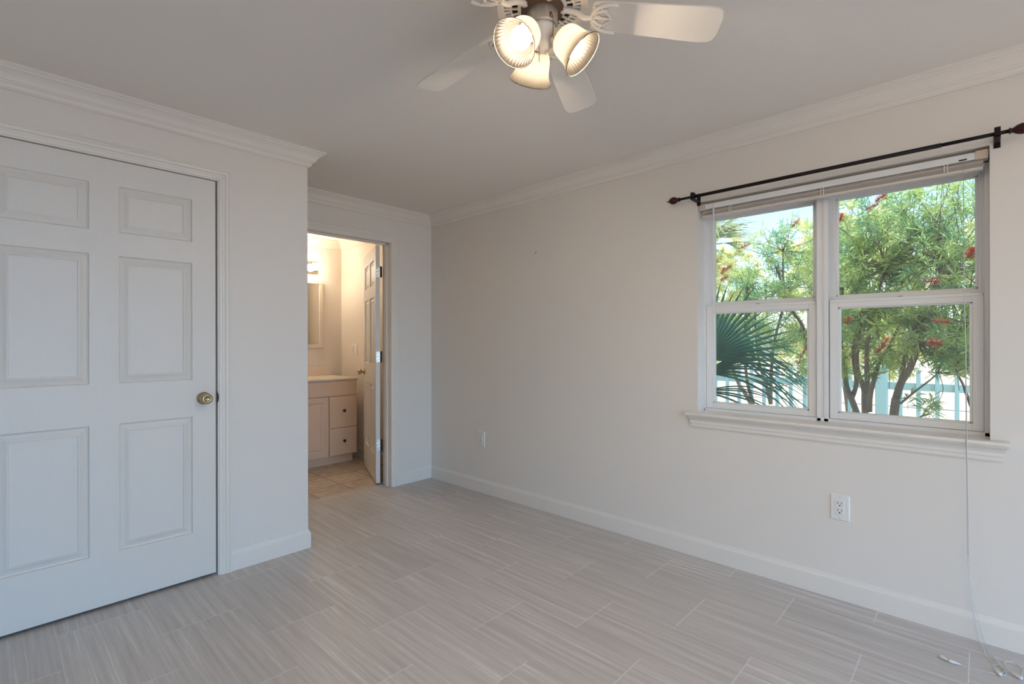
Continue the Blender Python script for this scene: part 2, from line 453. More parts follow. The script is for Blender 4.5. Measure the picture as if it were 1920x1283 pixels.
# baseboards
base = [(0, 0), (.0125, 0), (.0125, .083), (.0115, .088), (.0085, .092), (.006, .098), (.0045, .104), (.003, .107), (0, .107)]
Z_ = (0, 0, 1)
mb = MB(); mb.sweep(base, [((XR, YB, 0), (-1, 0, 0), Z_), ((XR, YF, 0), (-1, -1, 0), Z_), ((2.391, YF, 0), (0, -1, 0), Z_)])
struct(mb.build('baseboard_right', M['trim']))
mb = MB(); mb.sweep(base, [((.889, YD, 0), (0, -1, 0), Z_), ((XC, YD, 0), (1, -1, 0), Z_), ((XC, YF, 0), (1, -1, 0), Z_), ((1.49, YF, 0), (0, -1, 0), Z_)])
struct(mb.build('baseboard_left', M['trim']))
mb = MB(); mb.sweep(base, [((XBR, YF + .12, 0), (-1, 0, 0), Z_), ((XBR, YBB, 0), (-1, -1, 0), Z_), ((2.61, YBB, 0), (0, -1, 0), Z_)])
struct(mb.build('baseboard_bathroom', M['bath_wall']))

# door casings: (v across from inner edge, u out of the wall)
cas = [(0, 0), (0, .009), (.004, .011), (.012, .012), (.016, .0145), (.022, .0150), (.027, .012), (.030, .0165), (.040, .018), (.044, .015), (.048, .0185), (.054, .018), (.0555, .015), (.0555, 0)]
def casing(name, x0, x1, zt, y):
    mb = MB()
    N = (0, -1, 0)
    pr = [(v, u) for v, u in cas]
    mb.sweep(pr, [((x0, y, 0), (-1, 0, 0), N), ((x0, y, zt), (-1, 0, 1), N), ((x1, y, zt), (1, 0, 1), N), ((x1, y, 0), (1, 0, 0), N)])
    return struct(mb.build(name, M['trim']))
casing('trim_3', DX0 - .000, DX1, DZ, YD - .0003)
casing('trim_4', BX0 + .0, BX1 + .0015, DZ, YF - .0003)
# jambs and stops
mb = MB()
mb.box(DX1 - .006, DX1 + .004, YD - .006, YD + .1, 0, DZ); mb.box(DX0 - .004, DX0 + .006, YD - .006, YD + .1, 0, DZ); mb.box(DX0, DX1, YD - .006, YD + .1, DZ - .006, DZ + .004)
mb.box(DX1 - .018, DX1 - .006, YD + .042, YD + .075, 0, DZ); mb.box(DX0 + .006, DX0 + .018, YD + .042, YD + .075, 0, DZ)
mb.box(DX0, DX1, YD + .042, YD + .075, DZ - .018, DZ - .006)
struct(mb.build('trim_5', M['trim'], bevel=.001))
mb = MB()
mb.box(BX1 - .010, BX1 + .003, YF - .008, YF + .118, 0, DZ); mb.box(BX0 - .003, BX0 + .010, YF - .008, YF + .118, 0, DZ); mb.box(BX0, BX1, YF - .008, YF + .118, DZ - .012, DZ + .003)
mb.box(BX1 - .022, BX1 - .010, YF + .045, YF + .080, 0, DZ - .012); mb.box(BX0 + .01, BX0 + .022, YF + .045, YF + .080, 0, DZ - .012)
mb.box(BX0 + .01, BX1 - .01, YF + .045, YF + .080, DZ - .024, DZ - .012)
mb.box(BX1 - .003, BX1 + .05, YF + .117, YF + .132, 0, DZ + .05); mb.box(BX0 - .05, BX0 + .003, YF + .117, YF + .132, 0, DZ + .05); mb.box(BX0, BX1, YF + .117, YF + .132, DZ, DZ + .05)
struct(mb.build('trim_6', M['trim'], bevel=.001))

# ------------------------------------------------------------------ panelled doors
PROF = [(0, 0), (.0025, -.0085), (.008, -.0115), (.020, -.008), (.034, -.0015), (.0375, -.0015), (.039, -.0060)]
def panel_face(mb, w0, w1, h0, h1, panels, y, sgn, prof=PROF):
    xs = sorted({w0, w1} | {p[0] for p in panels} | {p[1] for p in panels})
    zs = sorted({h0, h1} | {p[2] for p in panels} | {p[3] for p in panels})
    for i in range(len(xs) - 1):
        for j in range(len(zs) - 1):
            cx, cz = (xs[i] + xs[i + 1]) / 2, (zs[j] + zs[j + 1]) / 2
            if any(p[0] < cx < p[1] and p[2] < cz < p[3] for p in panels): continue
            mb.add([(xs[i], y, zs[j]), (xs[i + 1], y, zs[j]), (xs[i + 1], y, zs[j + 1]), (xs[i], y, zs[j + 1])], [(0, 1, 2, 3) if sgn < 0 else (3, 2, 1, 0)])
    for a, b_, c, d in panels:
        rings = []
        for ins, dep in prof:
            yy = y + sgn * dep
            rings.append([(a + ins, yy, c + ins), (b_ - ins, yy, c + ins), (b_ - ins, yy, d - ins), (a + ins, yy, d - ins)])
        vv = [p for r in rings for p in r]; ff = []
        for i in range(len(rings) - 1):
            for k in range(4):
                k2 = (k + 1) % 4
                q = (i * 4 + k, i * 4 + k2, (i + 1) * 4 + k2, (i + 1) * 4 + k)
                ff.append(q if sgn < 0 else q[::-1])
        q = tuple((len(rings) - 1) * 4 + k for k in range(4)); ff.append(q if sgn < 0 else q[::-1])
        mb.add(vv, ff)
def panel_slab(w0, w1, h0, h1, t, panels, prof=PROF, back=True):
    mb = MB()
    panel_face(mb, w0, w1, h0, h1, panels, 0.0, -1, prof)
    panel_face(mb, w0, w1, h0, h1, panels if back else [], t, 1, prof)
    for q in ([(w0, 0, h0), (w0, 0, h1), (w0, t, h1), (w0, t, h0)], [(w1, 0, h0), (w1, t, h0), (w1, t, h1), (w1, 0, h1)],
              [(w0, 0, h0), (w0, t, h0), (w1, t, h0), (w1, 0, h0)], [(w0, 0, h1), (w1, 0, h1), (w1, t, h1), (w0, t, h1)]):
        mb.add(q, [(0, 1, 2, 3)])
    return mb
KNOB = [(.0001, 0), (.030, 0), (.032, .002), (.0315, .006), (.024, .010), (.014, .014), (.012, .024), (.015, .030), (.024, .036), (.0275, .044), (.0265, .054), (.022, .060), (.0165, .0625), (.0145, .0605), (.011, .0575), (.0001, .0565)]

# closed closet door; local origin at its lower left corner
pz = [(1.710, 1.923), (1.018, 1.603), (0.246, 0.832)]
px_ = [(0.026, 0.3175), (0.4225, 0.715)]
panels = [(a, b_, c, d) for a, b_ in px_ for c, d in pz]
LX = -0.078
slab = panel_slab(0, .818 - LX + .0015, 0.0, 2.0385 - .0155, .035, [(a - LX, b_ - LX, c - .0155, d - .0155) for a, b_, c, d in panels], back=False)
d1 = slab.build('door_1', M['door'], recalc=False)
d1.location = (LX, YD + .003, .0155); struct(d1)
kb = MB(); kb.lathe(KNOB, (.765 - LX, 0, .921 - .0155), (0, -1, 0), 36)
k = kb.build('door_knob', M['brass'], d1); k['label'] = 'round aged brass privacy knob'
st = MB(); st.tube([(.8265 - LX, -.001, .891 - .0155), (.8275 - LX, -.006, .900 - .0155), (.8275 - LX, -.009, .921 - .0155), (.8275 - LX, -.006, .942 - .0155), (.8265 - LX, -.001, .951 - .0155)], [.002, .0035, .004, .0035, .002], 8)
k = st.build('strike_plate', M['bronze'], d1); k['label'] = 'dark bronze strike plate on the jamb'

# open bathroom door, hinged on the right jamb
hx, hy = 2.314, 3.712
ang = math.atan2(4.420 - 3.721, 2.5617 - 2.269)
dw = .757
s6 = dw / .896
pn = [(a, b_, c - .0155, d - .0155) for (a, b_) in ((.098, .338), (.419, .659)) for c, d in pz]
slab = panel_slab(0, dw, 0, 2.018, .035, pn)
d2 = slab.build('door_2', M['door'], recalc=False)
# local x runs from hinge to free edge; local -y faces the vanity side
d2.location = (2.267, 3.725, .014); d2.rotation_euler = (0, 0, ang)
d2.scale = (1, -1, 1)
struct(d2)
for side in (0, 1):
    kb = MB(); kb.lathe(KNOB, (dw - .065, 0 if side == 0 else .035, .91), (0, -1 if side == 0 else 1, 0), 28)
    kb.build('door_knob', M['brass'], d2)
for hz in (1.805, 1.084, .337):
    z = hz - .014
    hm = MB(); hm.box(-.0018, .0002, .003, .037, z - .045, z + .045)
    hh = hm.build('hinge_leaf', M['nickel'], d2, bevel=.004)
    sc = MB()
    for dz_ in (-.03, 0, .03):
        for dy in (.012, .023):
            sc.lathe([(.0001, 0), (.0032, 0), (.0032, .0008), (.0001, .0012)], (-.0018, dy, z + dz_ + (.006 if dy > .02 else 0)), (-1, 0, 0), 10)
    sc.build('hinge_screws', M['dark'], hh)
    hb = MB(); hb.tube([(-.004, .042, z - .048), (-.004, .042, z + .048)], .0060, 12)
    hb.box(-.004, -.001, .044, .054, z - .045, z + .045)
    x = hb.build('hinge_barrel', M['bronze'], d2); x['label'] = 'dark bronze hinge barrel'

# ------------------------------------------------------------------ window
WX = 2.832
zf0, zf1 = .811, 1.975
win = empty('window_1', (WX, (W0 + W1) / 2, zf0)); struct(win)
wo_ = (WX, (W0 + W1) / 2, zf0)
def wpart(name, boxes, mat, parent=None, bevel=.0012):
    mb = MB()
    for bx in boxes:
        mb.box(bx[0] - wo_[0], bx[1] - wo_[0], bx[2] - wo_[1], bx[3] - wo_[1], bx[4] - wo_[2], bx[5] - wo_[2])
    return mb.build(name, mat, parent or win, bevel=bevel)
MU0, MU1 = .5455, .5955
wpart('window_frame', [
    (WX, 2.95, W1 - .006, W1, zf0, zf1), (WX, 2.95, W0, W0 + .015, zf0, zf1),
    (WX, 2.95, W0, W1, zf1 - .035, zf1 + .010), (WX, 2.95, W0, W1, zf0 - .01, zf0 + .0155),
    (WX + .004, 2.94, MU0, MU1, zf0, zf1), (WX, WX + .01, MU0 + .0, MU0 + .020, zf0, zf1), (WX, WX + .01, MU1 - .018, MU1 - .0, zf0, zf1), (WX + .002, WX + .008, MU0 + .024, MU1 - .022, zf0, zf1),
    (2.889, 2.893, W1 - .014, W1, zf0, zf1), (2.889, 2.893, MU1, MU1 + .010, zf0, zf1), (2.889, 2.893, MU0 - .010, MU0, zf0, zf1), (2.889, 2.893, W0, W0 + .022, zf0, zf1)], M['vinyl'])
def sash(name, xa, xb, y0, y1, z0, z1, st, bot, top, label):
    # one object for the sash frame, its pane is its child
    mb = MB()
    bxs = [(xa, xb, y0, y0 + st, z0, z1), (xa, xb, y1 - st, y1, z0, z1), (xa, xb, y0 + st, y1 - st, z0, z0 + bot), (xa, xb, y0 + st, y1 - st, z1 - top, z1)]
    g = .010   # inner glazing bead, a little lower
    bxs += [(xa + .006, xb - .004, y0 + st, y0 + st + g, z0 + bot, z1 - top), (xa + .006, xb - .004, y1 - st - g, y1 - st, z0 + bot, z1 - top),
            (xa + .006, xb - .004, y0 + st, y1 - st, z0 + bot, z0 + bot + g * .6), (xa + .006, xb - .004, y0 + st, y1 - st, z1 - top - g * .6, z1 - top)]
    for bx in bxs: mb.box(bx[0] - wo_[0], bx[1] - wo_[0], bx[2] - wo_[1], bx[3] - wo_[1], bx[4] - wo_[2], bx[5] - wo_[2])
    s = mb.build(name, M['vinyl'], win, bevel=.0012); s['label'] = label
    pm = MB(); xm = (xa + xb) / 2 + .004
    for xx in (xm - .006, xm + .006):
        pm.add([(xx - wo_[0], y0 + st - wo_[1], z0 + bot - wo_[2]), (xx - wo_[0], y1 - st - wo_[1], z0 + bot - wo_[2]), (xx - wo_[0], y1 - st - wo_[1], z1 - top - wo_[2]), (xx - wo_[0], y0 + st - wo_[1], z1 - top - wo_[2])], [(0, 1, 2, 3)])
    p = pm.build('pane', M['glass'], s, recalc=False); p['label'] = 'clear double glazed pane'
    return s
for (a, b_) in ((MU1 + .003, W1 - .0075), (W0 + .0175, MU0 - .003)):
    s = sash('lower_sash', 2.847, 2.883, a, b_, .8275, 1.405, .034, .030, .036, 'lower window sash, nearer the room')
    sash('upper_sash', 2.895, 2.930, a - .004, b_ + .004, 1.400, 1.940, .021, .028, .030, 'upper window sash set farther out')
    yc = (a + b_) / 2
    mb = MB(); mb.box(2.851 - wo_[0], 2.868 - wo_[0], yc - .03 - wo_[1], yc + .03 - wo_[1], 1.405 - wo_[2], 1.410 - wo_[2])
    l = mb.build('sash_lock', M['vinyl'], win, bevel=.002)
    mb = MB(); mb.box(2.8465 - wo_[0], 2.853 - wo_[0], yc - .009 - wo_[1], yc + .009 - wo_[1], 1.4045 - wo_[2], 1.4095 - wo_[2])
    mb.build('lock_slot', M['dark'], l)
    # finger rail along the top of the lower sash
    mb = MB(); mb.box(2.842 - wo_[0], 2.848 - wo_[0], a + .002 - wo_[1], b_ - .002 - wo_[1], 1.394 - wo_[2], 1.407 - wo_[2])
    mb.build('lift_rail', M['vinyl'], win, bevel=.002)

# stool and apron under the window
mb = MB()
mb.box(XR - .0003, WX + .004, W0 + .0005, W1 - .0005, .7975, .811)
mb.box(2.695, XR - .0003, W0 - .0557, W1 + .0557, .797, .811)
struct(mb.build('trim_7', M['trim'], bevel=.0012))
apr = [(0, 0), (.0095, 0), (.011, .006), (.0105, .016), (.014, .022), (.013, .034), (.019, .046), (.028, .056), (.034, .059), (.034, .0685), (0, .0685)]
mb = MB()
ya, yb = W0 - .030, W1 + .030
st_ = []
# mitred returns at both ends
vv = []
for u, v in apr: vv.append((XR - u, ya - u * .75, .7285 + v))
for u, v in apr: vv.append((XR - u, yb + u * .75, .7285 + v))
n_ = len(apr); ff = [(i, (i + 1) % n_, n_ + (i + 1) % n_, n_ + i) for i in range(n_)] + [tuple(range(n_ - 1, -1, -1)), tuple(range(n_, 2 * n_))]
mb.add(vv, ff)
struct(mb.build('trim_8', M['trim']))

# ------------------------------------------------------------------ blind
bo = (2.778, .56, 1.955)
blind = tag(empty('window_blind', bo), 'pale slatted blind drawn fully up at the head of the window', 'blind')
def bpart(name, boxes, mat, parent=None, bevel=0.0):
    mb = MB()
    for bx in boxes: mb.box(bx[0] - bo[0], bx[1] - bo[0], bx[2] - bo[1], bx[3] - bo[1], bx[4] - bo[2], bx[5] - bo[2])
    return mb.build(name, mat, parent or blind, bevel=bevel)
hr = bpart('headrail', [(2.757, 2.800, W0 + .012, W1 - .014, 1.942, 1.971)], M['vinyl'], bevel=.002)
bpart('cord_slot', [(2.7562, 2.758, .043, .068, 1.945, 1.951)], M['dark'], hr)
for y0, y1 in ((W0 + .004, W0 + .042), (W1 - .040, W1 - .004)):
    c = bpart('end_bracket', [(2.754, 2.803, y0, y1, 1.939, 1.975)], M['cap'], bevel=.0015); c['label'] = 'beige end bracket'
bpart('slats', [(2.763 + .001 * (i % 2), 2.792, W0 + .019, W1 - .022, 1.9115 + i * .0023, 1.9125 + i * .0023) for i in range(12)] + [(2.7605, 2.794, W0 + .019, W1 - .022, 1.9265, 1.9285)], M['blind'])
bpart('bottom_rail', [(2.762, 2.793, W0 + .019, W1 - .022, 1.899, 1.9105)], M['blind'], bevel=.002)
for yy in (.985, .556, .108):
    bpart('ladder_clip', [(2.7585, 2.7605, yy - .007, yy - .004, 1.897, 1.945), (2.7585, 2.7605, yy + .004, yy + .007, 1.897, 1.945), (2.7583, 2.762, yy - .008, yy + .008, 1.916, 1.9185), (2.7583, 2.762, yy - .008, yy + .008, 1.930, 1.9325), (2.7583, 2.762, yy - .009, yy + .009, 1.897, 1.900)], M['cord'])
wb = MB()
wb.tube(rel([(2.752, 1.072, 1.966), (2.752, 1.072, 1.940)], bo), .0035, 8)
wb.tube(rel([(2.752, 1.072, 1.940), (2.752, 1.0725, 1.42)], bo), .0042, 6, smooth=False)
wb.tube(rel([(2.752, 1.0725, 1.42), (2.753, 1.073, 1.245)], bo), .0030, 6, smooth=False)
wb.build('tilt_wand', M['plastic'], blind)
# lift cords
def cordpath(pxs, xs):
    return [at(px, py, X) for (px, py), X in zip(pxs, xs)]
c_px = [(1806, 306), (1807, 440), (1808, 560), (1809.7, 640), (1811, 760), (1811.5, 843), (1812.6, 880), (1815, 1040), (1820, 1100), (1826.7, 1160), (1836.5, 1202)]
c_X = [2.754, 2.742, 2.731, 2.722, 2.706, 2.691, 2.692, 2.700, 2.704, 2.706, 2.708]
for j, (dx, dy) in enumerate(((0, 0), (3.5, 2), (-0.2, 0))):
    pts = []
    for i, ((px, py), X) in enumerate(zip(c_px, c_X)):
        w = 0 if j == 0 else min(1.0, max(0.0, (i - 1) / 8.0))
        if j == 2: w = 0
        pts.append(at(px + dx * w + (9 * max(0, (i - 8)) / 2 if j == 1 else 0) + (4 * max(0, (i - 8)) / 2 if j == 2 else 0), py + (3 if (j and i > 9) else 0), X))
    end = [[(2.655, -.005, .012), (2.612, -.012, .003), (2.571, -.041, .003), (2.545, -.073, .003), (2.530, -.096, .003), (2.560, -.104, .003), (2.600, -.107, .003), (2.637, -.089, .003), (2.622, -.064, .003), (2.585, -.062, .003), (2.555, -.070, .003)],
           [(2.672, -.022, .015), (2.640, -.030, .003), (2.588, -.047, .003), (2.567, -.063, .003), (2.552, -.078, .003)],
           [(2.660, -.016, .012), (2.620, -.024, .003), (2.575, -.050, .003), (2.550, -.060, .0055), (2.520, -.062, .003), (2.508, -.048, .003), (2.530, -.036, .003), (2.565, -.030, .003), (2.575, -.045, .0055), (2.555, -.060, .003), (2.508, -.042, .003), (2.487, .009, .003), (2.480, .055, .003), (2.478, .088, .004), (2.481, .105, .004)]][j]
    pts = smoothpath(pts + [Vector(e) for e in end], 6)
    cb_ = MB(); cb_.tube(rel(pts, bo), .0011, 6)
    cb_.build('lift_cord', M['cord'], blind)
TAS = [(.0008, 0), (.0045, .001), (.0062, .006), (.0058, .014), (.0034, .026), (.0016, .034), (.0008, .035)]
def tassel(p, d):
    mb = MB(); mb.lathe([(r, t) for r, t in TAS], (p[0] - bo[0], p[1] - bo[1], p[2] - bo[2]), d, 14)
    mb.build('cord_tassel', M['plastic'], blind)
tassel((2.478, .093, .0065), (0.0, -1, 0))
tassel((2.492, .118, .0065), (-.5, -1, -.03))
tassel((2.497, -.049, .0065), (.9, .5, 0))
tassel((2.520, -.104, .0065), (.6, .8, 0))
for px, py, X in ((1815, 1041, 2.700), (1815.5, 1051, 2.7005), (1820, 1100, 2.704)):
    p = at(px, py, X); mb = MB(); mb.sphere((p.x - bo[0], p.y - bo[1], p.z - bo[2]), .003, 8)
    mb.build('cord_knot', M['cord'], blind)

# ------------------------------------------------------------------ curtain rod
ro = (2.665, .56, 2.0)
rod = tag(empty('curtain_rod', ro), 'bare dark bronze curtain rod with egg shaped red finials above the window', 'curtain rod')
def ytube(name, y0, y1, r, mat, n=16):
    mb = MB(); mb.tube([(0, y0 - ro[1], 0), (0, y1 - ro[1], 0)], r, n); return mb.build(name, mat, rod)
ytube('outer_tube', .118, 1.165, .0090, M['rod'])
ytube('inner_tube', -.078, .120, .0072, M['rod'])
ytube('inner_tube', 1.160, 1.232, .0068, M['rod'])
for sgn, y0 in ((1, 1.226), (-1, -.076)):
    mb = MB()
    mb.lathe([(.0001, 0), (.011, 0), (.0125, .002), (.011, .005), (.008, .007), (.010, .012), (.017, .022), (.0205, .034), (.0195, .044), (.014, .055), (.007, .062), (.0035, .064), (.004, .070), (.003, .074), (.0001, .075)], (0, y0 - ro[1], 0), (0, sgn, 0), 24)
    f = mb.build('finial', M['finial'], rod); f['label'] = 'dark red egg shaped finial'
for yy in (1.150, -.045):
    mb = MB()
    zz = -.012
    mb.box(XR - .003 - ro[0], XR - .0002 - ro[0], yy - .010 - ro[1], yy + .010 - ro[1], -.034, .030)
    mb.box(.004, XR - .002 - ro[0], yy - .009 - ro[1], yy + .009 - ro[1], -.019, -.010)
    mb.box(-.013, -.009, yy - .009 - ro[1], yy + .009 - ro[1], -.014, .022)
    mb.box(.009, .013, yy - .009 - ro[1], yy + .009 - ro[1], -.014, .022)
    mb.box(-.013, .013, yy - .009 - ro[1], yy + .009 - ro[1], -.018, -.010)
    mb.build('wall_bracket', M['rod'], rod, bevel=.0008)

# ------------------------------------------------------------------ outlets, switch, nail hole
def outlet(y, z, label):
    o = empty('wall_outlet', (XR, y, z)); tag(o, label, 'outlet')
    mb = MB()
    w, h, t = .0395, .061, .006
    mb.add([(0, -w, -h), (0, w, -h), (0, w, h), (0, -w, h), (-t, -w + .004, -h + .004), (-t, w - .004, -h + .004), (-t, w - .004, h - .004), (-t, -w + .004, h - .004)],
           [(0, 1, 5, 4), (1, 2, 6, 5), (2, 3, 7, 6), (3, 0, 4, 7), (4, 5, 6, 7), (0, 3, 2, 1)])
    pl = mb.build('cover_plate', M['plastic'], o, bevel=.001)
    mb = MB(); mb.box(-.0085, -.004, -.0175, .0175, -.0335, .0335)
    rc = mb.build('receptacle', M['plastic'], o, bevel=.0012)
    mb = MB()
    for zc in (-.0165, .0165):
        mb.box(-.0089, -.0086, -.0085, -.0060, zc + .001, zc + .0095)
        mb.box(-.0089, -.0086, .0060, .0085, zc + .0005, zc + .0100)
        mb.lathe([(.0001, 0), (.0032, 0), (.0032, .0004), (.0001, .0004)], (-.0086, 0, zc - .0060), (-1, 0, 0), 12)
    mb.build('plug_slots', M['dark'], rc)
    for zc in (-.048, .048):
        mb = MB(); mb.lathe([(.0001, 0), (.003, 0), (.0026, .001), (.0001, .0012)], (-.0058, 0, zc), (-1, 0, 0), 12)
        mb.build('screw', M['nickel'], pl)
    return o
outlet(.4825, .428, 'white wall outlet low on the wall under the window')
outlet(2.93, .427, 'small white wall outlet near the far corner of the window wall')
mb = MB(); mb.lathe([(.0001, 0), (.0042, 0), (.0036, .0025), (.0001, .003)], (0, 0, 0), (-1, 0, 0), 12)
nh = mb.build('picture_nail', M['dark']); nh.location = (XR, 2.352, 1.855)
tag(nh, 'tiny dark nail head high on the blank wall left of the window', 'nail')

so = (XBR, 4.884, 1.137)
sw = tag(empty('light_switch', so), 'beige two-gang light switch plate on the bathroom side wall', 'light switch')
mb = MB(); mb.box(-.006, 0, -.060, .060, -.060, .060); mb.build('cover_plate', M['plastic'], sw, bevel=.002)
for yy in (-.024, .024):
    mb = MB(); mb.add([(-.006, yy - .016, -.033), (-.006, yy + .016, -.033), (-.006, yy + .016, .033), (-.006, yy - .016, .033), (-.011, yy - .016, -.030), (-.011, yy + .016, -.030), (-.0065, yy + .016, .033), (-.0065, yy - .016, .033)],
                      [(0, 1, 5, 4), (1, 2, 6, 5), (2, 3, 7, 6), (3, 0, 4, 7), (4, 5, 6, 7), (0, 3, 2, 1)])
    mb.build('rocker', M['vanity'] if yy > 0 else M['plastic'], sw)

# ------------------------------------------------------------------ vanity
VX0, VX1, VY = 1.75, 2.595, 4.64
vo = ((VX0 + VX1) / 2, (VY + YBB) / 2, 0)
van = tag(empty('bathroom_vanity', vo), 'cream bathroom vanity cabinet with panelled door and two drawers', 'cabinet')
def vbox(name, boxes, mat, parent=None, bevel=0.0):
    mb = MB()
    for bx in boxes: mb.box(bx[0] - vo[0], bx[1] - vo[0], bx[2] - vo[1], bx[3] - vo[1], bx[4] - vo[2], bx[5] - vo[2])
    return mb.build(name, mat, parent or van, bevel=bevel)
vbox('body', [(VX0, VX1, VY + .001, YBB - .002, .09, .832)], M['vanity'])
vbox('toe_kick', [(VX0, VX1 - .012, VY + .055, YBB - .01, 0, .09)], M['vanity'])
vbox('false_front', [(VX0 + .004, VX1 - .001, VY - .016, VY, .682, .828)], M['vanity'], bevel=.003)
for z0, z1, lb in ((.366, .674, 'upper drawer front'), (.094, .358, 'lower drawer front')):
    dr = vbox('drawer', [(2.303, VX1 - .001, VY - .018, VY, z0, z1)], M['vanity'], bevel=.004); dr['label'] = lb
    zc = .530 if z0 > .3 else .230
    mb = MB(); mb.lathe([(.0001, 0), (.007, 0), (.006, .008), (.008, .012), (.0155, .016), (.016, .021), (.012, .026), (.0001, .028)], (2.452 - vo[0], VY - .018 - vo[1], zc), (0, -1, 0), 20)
    kk = mb.build('knob', M['knob_black'], dr); kk['label'] = 'black round drawer knob'
VP = [(0, 0), (.005, -.006), (.016, -.008), (.030, -.002), (.034, 0)]
for x0, x1 in ((2.022, 2.295), (1.756, 2.014)):
    mb = panel_slab(0, x1 - x0, 0, .580, .018, [(.045, x1 - x0 - .045, .05, .53)], VP, back=False)
    dd = mb.build('cabinet_door', M['vanity'], van, recalc=False)
    dd.location = (x0 - vo[0], VY - .018 - vo[1], .094)
co = (vo[0], vo[1], .832)
ct = tag(empty('countertop', co), 'cream cultured marble vanity countertop with backsplash', 'countertop')
mb = MB(); mb.box(VX0 - .01 - co[0], 2.606 - co[0], VY - .03 - co[1], YBB - .001 - co[1], .0005, .022)
mb.build('top', M['counter'], ct, bevel=.004)
mb = MB(); mb.box(VX0 - .01 - co[0], 2.600 - co[0], YBB - .022 - co[1], YBB - .001 - co[1], .022, .125)
mb.build('backsplash', M['counter'], ct, bevel=.003)

mo = (2.12, YBB - .03, 1.51)
mir = tag(empty('bathroom_mirror', mo), 'cream framed mirror above the bathroom vanity', 'mirror')
mb = MB(); fw = .040
X0, X1, Z0, Z1 = 1.75 - mo[0], 2.495 - mo[0], 1.149 - mo[2], 1.872 - mo[2]
for bx in ((X0, X1, Z0, Z0 + fw), (X0, X1, Z1 - fw, Z1), (X0, X0 + fw, Z0 + fw, Z1 - fw), (X1 - fw, X1, Z0 + fw, Z1 - fw)):
    mb.box(bx[0], bx[1], 0, .029, bx[2], bx[3])
mb.build('mirror_frame', M['counter'], mir, bevel=.004)
mb = MB(); mb.box(X0 + fw - .002, X1 - fw + .002, .010, .014, Z0 + fw - .002, Z1 - fw + .002)
mb.build('mirror_glass', M['mirror'], mir)

lo_ = (2.12, YBB, 2.005)
vl = tag(empty('vanity_light', lo_), 'chrome bar light with lit round bulbs above the bathroom mirror', 'wall lamp')
mb = MB(); mb.box(1.80 - lo_[0], 2.435 - lo_[0], -.045, -.001, -.055, .055)
mb.build('back_bar', M['chrome'], vl, bevel=.008)
for xx in (2.375, 2.215, 2.055, 1.895):
    mb = MB(); mb.lathe([(.0001, 0), (.024, 0), (.022, .012), (.016, .020), (.0001, .020)], (xx - lo_[0], -.045, 0), (0, -1, 0), 20)
    sk = mb.build('socket', M['chrome'], vl)
    mb = MB(); mb.sphere((xx - lo_[0], -.100, 0), .040, 20)
    bb_ = mb.build('globe_bulb', M['bath_bulb'], sk); bb_['label'] = 'lit round frosted bulb'

# ------------------------------------------------------------------ ceiling fan
fo = Vector((1.178, .982, ZC))
fan = tag(empty('ceiling_fan', fo), 'white five-blade ceiling fan with three lit frosted glass shades', 'ceiling fan')
AX0 = math.radians(-46.65)
def fz(z): return z - ZC
mb = MB()
mb.lathe([(.0001, 0), (.088, 0), (.092, -.006), (.088, -.026), (.100, -.036), (.128, -.048), (.137, -.060), (.139, -.082), (.134, -.088), (.128, -.088), (.128, -.080), (.0001, -.080)], (0, 0, -.0005), (0, 0, 1), 56)
hs = mb.build('motor_housing', M['fan'], fan)
# slotted vent ring under the housing
mb = MB()
def ring(mb, r0, r1, z0, z1, n=56):
    mb.lathe([(r0, z0), (r1, z0), (r1, z1), (r0, z1), (r0, z0)], (0, 0, 0), (0, 0, 1), n, smooth=False)
ring(mb, .118, .139, -.0925, -.086); ring(mb, .094, .099, -.0925, -.087); ring(mb, .066, .076, -.0925, -.087)
for k in range(44):
    a = 2 * PI * k / 44; c, s_ = math.cos(a), math.sin(a)
    for r0, r1, hw in ((.098, .120, .0040),) + (((.075, .095, .0034),) if k % 2 == 0 else ()):
        q = []
        for z in (-.092, -.088):
            for r, sg in ((r0, -1), (r1, -1), (r1, 1), (r0, 1)): q.append((c * r - s_ * hw * sg, s_ * r + c * hw * sg, z))
        mb.add(q, [(0, 3, 2, 1), (4, 5, 6, 7), (0, 1, 5, 4), (1, 2, 6, 5), (2, 3, 7, 6), (3, 0, 4, 7)])
mb.build('vent_ring', M['fan'], fan)
mb = MB(); mb.lathe([(.0001, -.081), (.125, -.081), (.125, -.084), (.065, -.086), (.065, -.106), (.0001, -.106)], (0, 0, 0), (0, 0, 1), 40)
mb.build('motor_shadow_core', M['motor_shadow'], fan)  # dark disc behind the vent slots stands for their shadow
# switch housing and light hub
mb = MB(); mb.lathe([(.0001, -.098), (.046, -.098), (.0475, -.102), (.0475, -.146), (.045, -.152), (.0001, -.152)], (0, 0, 0), (0, 0, 1), 40)
shs = mb.build('switch_housing', M['brushed'], fan); shs['label'] = 'brushed metal switch housing'
mb = MB(); mb.lathe([(.0001, -.151), (.040, -.151), (.041, -.158), (.034, -.170), (.024, -.180), (.020, -.196), (.020, -.214), (.012, -.222), (.006, -.228), (.0001, -.230)], (0, 0, 0), (0, 0, 1), 36)
mb.build('light_hub', M['fan'], fan)

